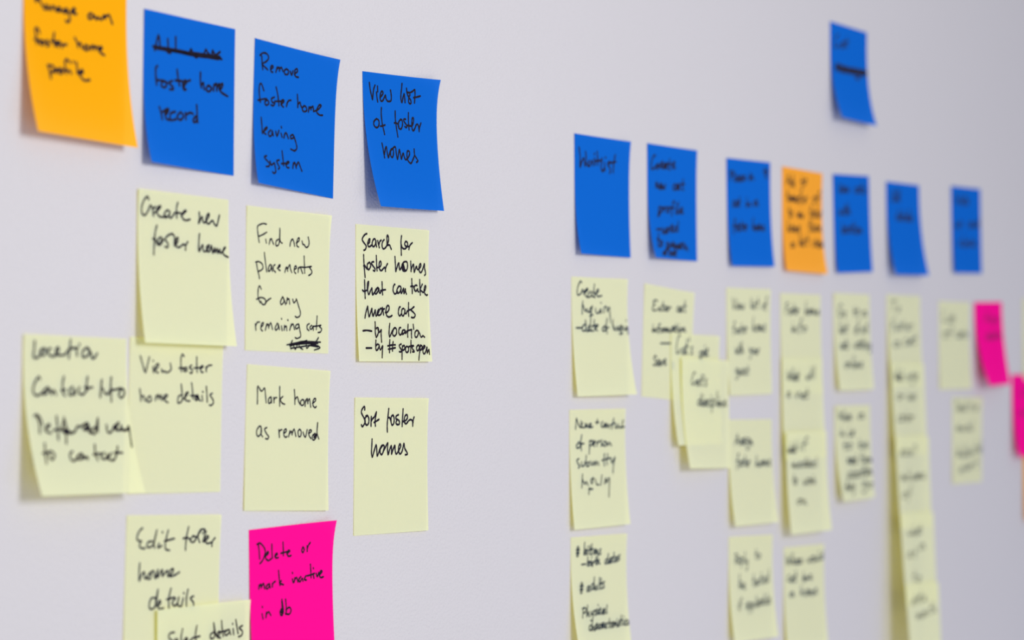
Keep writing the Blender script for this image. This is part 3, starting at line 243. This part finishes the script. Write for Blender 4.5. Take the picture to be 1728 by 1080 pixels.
   '101,52 124,142 168,81 198,144 240,54;265,53 257,108 252,158 275,128 291,118 292,153 316,159 329,135 365,125 382,108 362,103 340,125 343,145 367,150 393,143 410,92 409,146 442,96 446,143 467,151;807,97 737,93 658,118 664,140 723,141 794,100 786,135 830,139;162,258 152,309 171,316;174,220 177,214;195,274 191,313 233,277 235,311 260,317;379,265 364,317 400,324 542,273 484,274 457,288 513,305 502,321 429,320;401,226 408,220;284,372 260,419 250,457 290,463;214,413 325,416;409,402 344,421 337,451 389,458 438,430 419,402 459,415;684,360 664,408 651,450 712,454 766,434 755,413 709,412 659,432;792,441 862,428 896,409 860,404 814,429 816,451 862,456 912,447;298,572 308,554 293,606 323,560 313,606 342,561 332,604 343,610;394,559 370,578 362,606 378,612 399,584 397,559 408,571 414,562 410,620 449,560 451,600 476,588 491,566 481,559 460,587 456,612 469,619 487,610;539,577 522,572 498,591 494,613 512,616 535,589 558,521 537,589 535,619;770,515 748,505 719,531 696,587 677,638;671,569 748,564;776,570 766,614 882,569 837,588 831,615 865,621 899,594 888,569 914,580 932,586 946,571 936,615 980,576 978,615 988,576 988,612 988,618;775,588 801,570 831,575;363,713 317,707 253,736 247,763 287,764 354,716 334,757 362,763;435,672 408,720 391,758 404,767 503,707 457,730 446,761 477,766 516,734 509,707 532,719 587,714 555,718 525,737 523,759 580,755;699,700 664,694 616,725 611,753 641,754 691,703 676,746 696,752;770,644 745,701 731,746 756,751;717,696 788,694;806,689 787,743 805,749 873,690 828,714 818,748 851,754 888,720 880,689 903,702 927,697 915,743 966,699 962,738 987,743;826,648 831,642;183,807 153,853 132,890 152,894;130,848 189,848;237,781 201,836 170,886 209,856 231,846 214,881 237,886 265,870 308,857 336,836 318,830 282,857 273,882 296,888 328,878;358,832 350,865 368,872 414,835;414,835 377,902 335,945 307,939;787,825 726,819 659,844 689,866 763,850 793,825 756,900 683,932 614,919;926,837 852,854 842,879 900,884 958,859 937,837 982,847'),
  ('yellow', 'topmost pale yellow sticky note of the long strip hanging in a chain', (1984.75, 78.00, 0.822, 76.02, 76.59), (0.15, 4.40, 2.72, 0.28, 0.39), 1.5, 1.00,
   '133,66 290,61;211,63 178,181;356,132 304,150 300,176 343,182 381,156 363,133 397,143;228,261 197,248 160,280 135,350 116,414;99,328 203,321;301,335 244,353 240,378 286,382 328,357 310,335 346,345;426,306 382,310 360,327 401,348 392,369 337,369;496,270 474,328 466,374 502,380;433,322 533,322;557,358 621,347 653,326 620,321 577,347 579,370 621,375 667,366;700,314 692,372;701,338 735,314 777,320;333,510 253,504 159,531 162,555 230,557 318,513 304,551 354,556;567,471 514,478 470,508 475,538 569,529 736,480 675,478 604,508 606,533 657,531 724,483 713,522 751,525;831,397 804,468 794,523 838,527;754,464 875,456'),
  ('yellow', 'second from top pale yellow sticky note of the long hanging strip', (1985.55, 22.20, -0.200, 76.02, 75.68), (3.27, 8.30, 6.60, 0.00, 0.00), 1.1, 1.00,
   '118,94 115,188 154,123 163,188 205,93;227,47 210,123 197,192 218,151 230,137 224,185 239,192 300,141 281,135 257,162 255,187 271,189 296,144 289,183 300,188;342,68 329,131 321,182 334,188;314,125 351,125;561,136 517,132 465,157 466,179 503,179 552,139 544,173 571,178;690,112 646,107 602,136 626,160 676,141 694,112 677,197 630,234 581,221;714,158 770,142 799,117 770,110 732,143 733,171 769,177 810,166;219,340 152,361 145,391 199,397 250,367 229,340 271,352 274,355 266,397;276,372 315,355 363,359;524,338 492,341 476,357 504,375 497,394 457,394 535,386 582,375 606,355 582,350 551,375 551,397 580,402 614,394 650,335 703,401;719,334 634,401;220,570 176,574 138,602 140,633 218,629 304,569 245,593 238,626 284,632 329,599 312,569 348,582;415,530 389,583 378,625 400,635 494,572 435,594 429,624 475,630 520,599 503,572 539,584 566,579 557,629;566,600 601,579 643,584'),
  ('yellow', 'third from top pale yellow sticky note of the long hanging strip', (1985.34, -38.19, -0.700, 76.02, 75.58), (7.63, 12.70, 11.00, 0.00, 0.00), 1.1, 1.00,
   '207,142 166,145 145,161 183,180 174,199 123,199 231,154 217,199 243,205;249,121 254,115;289,146 370,144 273,199 363,197;385,186 445,175 475,155 445,149 405,175 406,198 445,204 488,196;524,117 580,91 622,118 565,150 555,177;542,210 544,216;180,414 150,407 111,435 109,463 135,465 174,417 164,459 182,466 199,430 193,468 232,433 231,467 253,472;353,419 323,413 285,437 283,466 314,470 349,435 376,347 351,435 356,473;439,420 431,474 478,423 476,470 502,477 614,415 578,410 534,437 534,462 565,463 607,418 598,457 621,462 633,421 647,400 637,459 680,407 678,458 720,406 717,454 743,461 772,445 819,430 844,406 820,400 788,431 788,458 818,464 852,454;202,604 124,624 116,656 179,663 238,633 214,604 263,618;436,556 394,543 342,574 308,644 283,708;258,621 401,617'),
  ('yellow', 'fourth from top pale yellow sticky note of the long hanging strip', (1984.57, -100.75, -1.300, 76.02, 75.19), (12.19, 18.20, 16.00, 0.00, 0.00), 1.1, 1.00,
   '190,190 192,228 205,239 242,208 251,235 283,232 315,185;369,133 345,190 329,242 367,210 391,200 387,236 420,240 535,179 495,173 445,203 445,230 479,232 527,182 518,224 543,230;599,123 580,177 572,220 601,225;546,172 628,171;268,425 214,418 148,447 147,474 193,476 257,428 245,470 278,477;396,378 370,434 359,479 399,484;325,428 435,429;674,346 604,343 522,372 524,396 584,396 661,350 649,388 692,392;336,617 305,680 292,731 337,738;254,673 379,675;464,693 390,712 383,741 441,748 496,720 474,693 520,705'),
  ('yellow', 'lowest pale yellow sticky note of the long hanging strip, cut off by the bottom edge', (1983.27, -158.41, -1.800, 76.02, 74.63), (17.14, 24.50, 21.50, 0.00, 0.00), 1.1, 1.00,
   '234,172 191,170 141,193 140,215 183,214 229,184 260,114 232,184 241,212;381,139 339,136 286,170 285,197 321,197 373,143 361,187 387,192;455,71 432,139 421,192 451,197;397,135 482,128;498,179 554,164 582,144 554,141 517,167 517,188 553,190 593,179;268,342 286,320 272,378 329,323 325,373 380,317 374,365 408,368 506,308 450,334 443,364 487,366 529,332 514,307 547,315 562,305 552,353 613,302 612,344 646,347;746,215 722,280 712,330 746,333;683,277 778,268;827,217 800,276 783,328 826,294 854,281 850,316 890,318'),
  ('yellow', 'blurred pale yellow sticky note just left of the tilted pink note', (2105.96, 76.43, 0.621, 76.07, 75.68), (0.15, 1.07, 2.37, 0.26, 0.54), 2.3, 1.00,
   '151,102 134,164 125,227 230,226;306,177 297,233 323,240 421,166 380,170 361,188 402,208 395,229 343,230;320,135 324,128;487,134 471,192 467,239 502,244;431,187 526,186;219,347 139,372 136,408 203,414 261,378 231,347 285,360;460,303 413,293 362,320 336,379 319,433;280,361 431,354;627,348 586,352 553,377 559,406 632,402 752,357 704,351 649,381 652,408 692,409 743,361 736,403 765,409;836,307 819,360 813,403 848,408;779,355 874,354;958,354 916,358 896,371 937,388 930,404 877,405'),
  ('yellow', 'blurred pale yellow sticky note below and left of the far pink notes', (2139.03, -6.22, -0.285, 76.11, 75.10), (0.15, 1.16, 0.35, 0.21, 0.79), 2.3, 1.00,
   '209,50 176,35 133,60 176,95 196,125 158,155 113,143;215,140 257,127 277,104 254,97 228,127 232,153 260,160 290,150 309,100 309,157 346,104 351,153 376,160;472,94 437,87 400,117 403,150 437,154 470,113 483,12 472,113 484,158;644,51 627,109 624,155 670,160;574,104 698,101;811,100 743,121 742,148 801,151 849,123 822,100 869,109;139,367 200,354 229,333 196,326 158,354 162,379 203,386 246,377 264,357 279,341 275,387 325,347 331,387 379,347 382,385 418,391;567,328 517,320 461,353 465,384 507,386 558,331 553,379 584,387 623,344 614,385 642,391;637,312 642,307;702,257 686,324 681,378 704,391;201,613 171,616 157,635 186,657 180,679 142,679;229,551 213,621 204,684 233,646 253,633 252,678 281,684 304,684 348,673 369,655 346,650 318,673 320,694 349,699 380,692;428,545 414,619 409,679 425,694;487,567 474,632 471,684 496,691;445,626 515,626;510,670 554,656 576,631 552,624 524,656 527,684 556,691 587,681 613,643 611,695;615,664 637,643 667,649;742,595 707,600 691,618 725,637 720,658 676,660;803,509 790,585 786,645 816,652;757,578 836,576;938,592 898,587 853,615 856,639 890,639 931,595 927,633 952,638;988,547 988,536 988,565 988,627 981,683;958,608 988,600;988,509 988,496 988,531 988,606 988,675;988,584 988,574;347,822 286,822 217,850 221,872 272,870 336,826 328,860 366,863;444,749 422,802 414,843 442,851 465,831 541,814 578,791 537,789 488,818 493,840 544,842 599,829 628,788 624,833;631,806 670,785 722,786;821,695 801,769 795,827 841,830;749,765 872,756'),
  ('pink', 'blurred pink sticky note curling off the wall at the right, upper of two pink ones', (2194.24, 77.94, 2.146, 75.37, 75.48), (0.15, 13.70, 7.35, 0.74, 0.00), 2.0, 1.00,
   '332,244 448,126 465,126 501,246;374,200 501,199;612,141 586,198 572,244 593,256 706,190 662,194 640,211 678,233 667,254 613,254;805,192 747,213 739,243 785,250 830,220 814,193 849,205;429,401 390,396 335,418 328,442 369,445 421,414 467,339 424,414 424,447 462,431 517,419 549,399 524,393 482,419 476,443 509,448 549,439;626,329 593,390 571,439 586,451 612,429 668,416 700,394 674,389 632,416 627,441 660,446 700,437;788,313 757,379 737,432 766,438;724,373 807,372;799,425 855,413 886,394 859,388 819,414 816,436 849,441 889,432'),
  ('pink', 'blurred pink sticky note cut off by the right edge, lower of two pink ones', (2296.01, 14.71, -0.007, 76.10, 76.09), (0.40, 7.34, 8.67, 0.19, 0.26), 2.3, 1.00,
   '317,132 292,190 276,248 409,248;536,190 468,216 462,252 518,260 569,223 547,190 591,205;729,202 668,195 609,221 644,243 711,227 735,202 716,278 653,309 585,296;315,450 223,468 213,496 286,502 356,475 329,450 386,461 437,439 421,493 481,501 574,443 553,494 600,502;764,360 723,433 703,491 760,499;657,425 819,426'),
  ('yellow', 'pale yellow sticky note barely entering at the right edge, beside the curling pink note', (2328.05, 85.59, 0.635, 76.00, 76.14), (0.15, 1.31, 1.53, 0.32, 0.39), 2.3, 1.20,
   ''),
  ('orange', 'orange sticky note barely entering at the right edge, beneath the lower pink note', (2329.25, -45.60, -0.763, 76.02, 75.70), (0.40, 3.63, 3.67, 0.28, 0.31), 2.3, 1.20,
   ''),
  ('yellow', 'pale yellow sticky note listing kittens, adults and Physical characteristics, in the Waitlist column', (1444.10, -94.26, -0.897, 76.32, 76.22), (0.15, 8.46, 5.79, 0.07, 0.89), 2.3, 1.20,
   '113,81 103,163;138,82 125,164;95,108 152,107;93,135 146,135;242,50 236,102 232,154 292,114 288,145 300,149;271,106 239,131 272,155;298,91 300,87;338,80 332,119 331,150 346,154;315,115 356,115;373,67 368,114 366,152 381,157;350,109 391,110;399,139 424,132 436,118 423,113 407,131 408,148 426,152 444,146 450,119 449,152 472,122 475,150 490,154;535,117 518,119 510,131 527,145 525,160 502,159;185,234 260,233;299,176 292,213 288,245 313,248 335,233 330,217 311,216 291,231 358,210 353,246 365,249 383,221 381,255;365,183 367,178;384,235 398,220 417,223;449,178 441,212 439,240 455,242;422,210 467,208;482,148 472,197 466,242 486,214 499,205 498,236 517,240;658,208 635,206 609,225 610,243 634,243 657,219 668,161 659,219 665,243 734,202 710,199 684,222 686,241 705,241 729,205 727,235 741,238;772,155 765,199 763,233 780,236;746,196 792,192;792,223 821,212 835,196 820,193 801,214 803,231 823,233 844,225;883,179 863,183 854,194 874,205 871,218 846,220;166,386 145,473;191,387 167,474;145,414 202,414;139,443 193,443;315,424 293,420 265,442 264,461 283,462 311,426 305,456 319,460;392,408 369,404 341,426 340,448 363,450 389,421 407,350 391,421 395,451 411,421 406,452 424,455 450,421 445,450 458,454;503,358 491,406 484,444 494,454;532,367 521,412 515,448 532,451;502,408 548,406;590,396 570,399 559,413 578,429 573,445 547,446;171,598 141,677;152,602 206,597 221,617 192,636 157,639;253,578 233,627 217,671 244,644 260,635 254,665 274,669;298,633 299,656 315,660 346,634 415,627 392,630 380,641 399,653 393,665 365,666;346,634 329,680 305,710 280,706;429,618 417,655 430,660 489,618 466,621 445,640 444,661 485,657 564,629 539,626 506,646 504,664 526,665 559,632 551,660 566,664;442,589 445,584;610,595 594,629 587,656 598,662;278,747 256,749 235,767 233,786 271,783;316,704 294,750 277,792 304,767 320,758 312,787 331,791 401,746 378,742 345,763 342,782 362,783 396,749 385,778 399,783 432,748 420,787 520,745 497,741 464,761 461,779 482,780 515,747 505,775 519,779 573,748 551,750 530,766 529,784 568,782;429,764 449,748 468,752;631,712 614,751 604,783 621,787;594,748 643,747;638,773 671,764 689,748 674,743 650,764 647,782 667,786 691,779 709,747 700,779 757,752 746,782 759,785 821,746 799,749 787,759 806,771 799,783 772,784;707,760 726,747 746,750;770,730 773,726;860,697 843,739 833,773 851,777;823,735 873,735;887,738 875,772 888,776 954,741 931,744 911,762 910,782 950,780;900,712 903,708;988,748 983,750 971,759 988,769 985,779 957,779'),
  ('yellow', 'pale yellow sticky note reading Name + contact of person submitting inquiry', (1441.72, -13.40, 0.279, 76.28, 75.95), (0.15, 3.86, 4.55, 0.14, 0.81), 2.3, 1.20,
   '118,73 111,121 103,162;126,80 162,132 198,150 198,95;228,109 206,143 264,151 279,117 293,152 316,124 330,152 382,125 360,121 345,152 411,148;493,85 486,123;463,112 518,110;590,107 560,128 582,156 635,122 657,136 620,157 650,129 665,158 687,130 710,165;791,82 770,124 755,170;725,141 815,119;837,132 815,160 861,161 875,133 883,161 936,159;964,98 943,141 952,166;906,162 988,156;159,274 114,301 128,322 187,309 173,274 152,275;212,213 195,275 200,344;173,292 249,286;350,264 347,320 337,375;357,271 401,265 392,300 348,306;407,300 453,280 431,269 408,293 436,315;483,274 481,312;489,288 530,268;572,265 549,282 578,304 555,314;617,277 593,304 630,316 654,288 617,273;662,285 676,313 707,286 744,316;152,412 115,425 135,453 162,475 139,489;194,441 198,476 242,470 252,443;285,388 273,450 286,478 330,473 325,445 287,454;355,438 381,474 413,444 426,475 458,441 470,473;495,449 503,474;612,382 600,445 604,484;672,384 652,447 657,475;563,437 715,420;730,421 741,463 806,416 770,485 756,549;207,545 193,607 180,655;209,594 234,629 265,609 291,638;393,579 347,602 366,627 400,583;429,594 446,637 489,642;551,563 519,646;615,593 587,638;622,594 625,629 683,589 674,659 653,750;318,660 307,687 296,715;301,673 372,674'),
]


S = 76.0

def surface(lift, w, h, p):
    """Sheet surface in mm: (u, v) -> local (x, y, z), wall plane y = 0, room towards -y."""
    zb, zbl, zbr, etl, etr = lift
    def f(u, v):
        b = zbl * (1 - u) + zbr * u - zb
        z = zb + b * max(v, 0) ** p + (etl * (1 - u) ** 2 + etr * u ** 3) * max(1 - v, 0) ** 6
        return (u * w, -z, -v * h * (1 - 0.6 * (b / S) ** 2))
    return f

def smooth_line(pts):
    """Catmull-Rom through pen positions (mm)."""
    if len(pts) < 3:
        return pts
    P = [pts[0]] + pts + [pts[-1]]
    out = []
    for i in range(1, len(P) - 2):
        a, b, c, d = P[i - 1], P[i], P[i + 1], P[i + 2]
        n = 4 if math.dist(b, c) > 1.2 else 3
        for k in range(n):
            s = k / n
            out.append(tuple(0.5 * (2 * b[j] + (c[j] - a[j]) * s + (2 * a[j] - 5 * b[j] + 4 * c[j] - d[j]) * s * s
                                    + (3 * b[j] - a[j] - 3 * c[j] + d[j]) * s ** 3) for j in (0, 1)))
    out.append(pts[-1])
    return out

def pen_stroke(pts, r, verts, faces, put):
    pts = smooth_line(pts)
    q = [pts[0]]
    for a in pts[1:]:
        if math.dist(a, q[-1]) > 0.08:
            q.append(a)
    if len(q) < 2:
        q.append((q[0][0] + 0.1, q[0][1]))
    base = len(verts)
    n = len(q)
    for i in range(n):
        a, c = q[max(i - 1, 0)], q[min(i + 1, n - 1)]
        dx, dy = c[0] - a[0], c[1] - a[1]
        l = math.hypot(dx, dy) or 1.0
        rr = r * (0.94 + 0.10 * math.sin(i * 1.3 + base))
        nx, ny = -dy / l * rr, dx / l * rr
        verts.append(put(q[i][0] + nx, q[i][1] + ny))
        verts.append(put(q[i][0] - nx, q[i][1] - ny))
    for i in range(n - 1):
        k = base + 2 * i
        faces.append((k, k + 1, k + 3, k + 2))
    joints = [0, n - 1]
    for i in range(1, n - 1):       # round off sharp turns
        ax, ay = q[i][0] - q[i - 1][0], q[i][1] - q[i - 1][1]
        bx, by = q[i + 1][0] - q[i][0], q[i + 1][1] - q[i][1]
        if ax * bx + ay * by < 0.5 * math.hypot(ax, ay) * math.hypot(bx, by):
            joints.append(i)
    for i in joints:
        k = len(verts)
        for s in range(8):
            an = s * math.pi / 4
            verts.append(put(q[i][0] + r * math.cos(an), q[i][1] + r * math.sin(an)))
        faces.append(tuple(range(k, k + 8)))

GROUP = {'yellow': 'pale yellow sticky notes on the wall', 'blue': 'blue sticky notes on the wall',
         'orange': 'orange sticky notes on the wall', 'soft_orange': 'orange sticky notes on the wall', 'pink': 'pink sticky notes on the wall'}
N = 20
for colour, label, (px, pz, tilt, w, h), lift, p, pen, strokes in NOTES:
    root = bpy.data.objects.new('sticky_note', None)
    C.objects.link(root)
    root.empty_display_size = 0.02
    root.location = (px / 1000, 0, H + pz / 1000)
    root.rotation_euler = (0, -math.radians(tilt), 0)
    root['label'] = label
    root['category'] = 'sticky note'
    root['group'] = GROUP[colour]
    f = surface(lift, w, h, p)
    mm = lambda q: (q[0] / 1000, q[1] / 1000, q[2] / 1000)
    verts = [mm(f(i / N, j / N)) for j in range(N + 1) for i in range(N + 1)]
    faces = [(j * (N + 1) + i, (j + 1) * (N + 1) + i, (j + 1) * (N + 1) + i + 1, j * (N + 1) + i + 1)
             for j in range(N) for i in range(N)]
    mesh_obj('sheet', verts, faces, PAPER[colour], root, True)
    if strokes:
        def put(x, y):
            u, v = x / w, y / h
            q = f(u, v)
            return (q[0] / 1000, (q[1] - 0.12) / 1000, q[2] / 1000)
        verts, faces = [], []
        for st in strokes.split(';'):
            pts = [tuple(map(float, a.split(','))) for a in st.split()]
            pen_stroke([(a * w / 1000, b * h / 1000) for a, b in pts], pen / 2, verts, faces, put)
        far = px > 1400 and colour == 'yellow'
        mesh_obj('handwriting', verts, faces, INK_NAVY if far else INK, root)
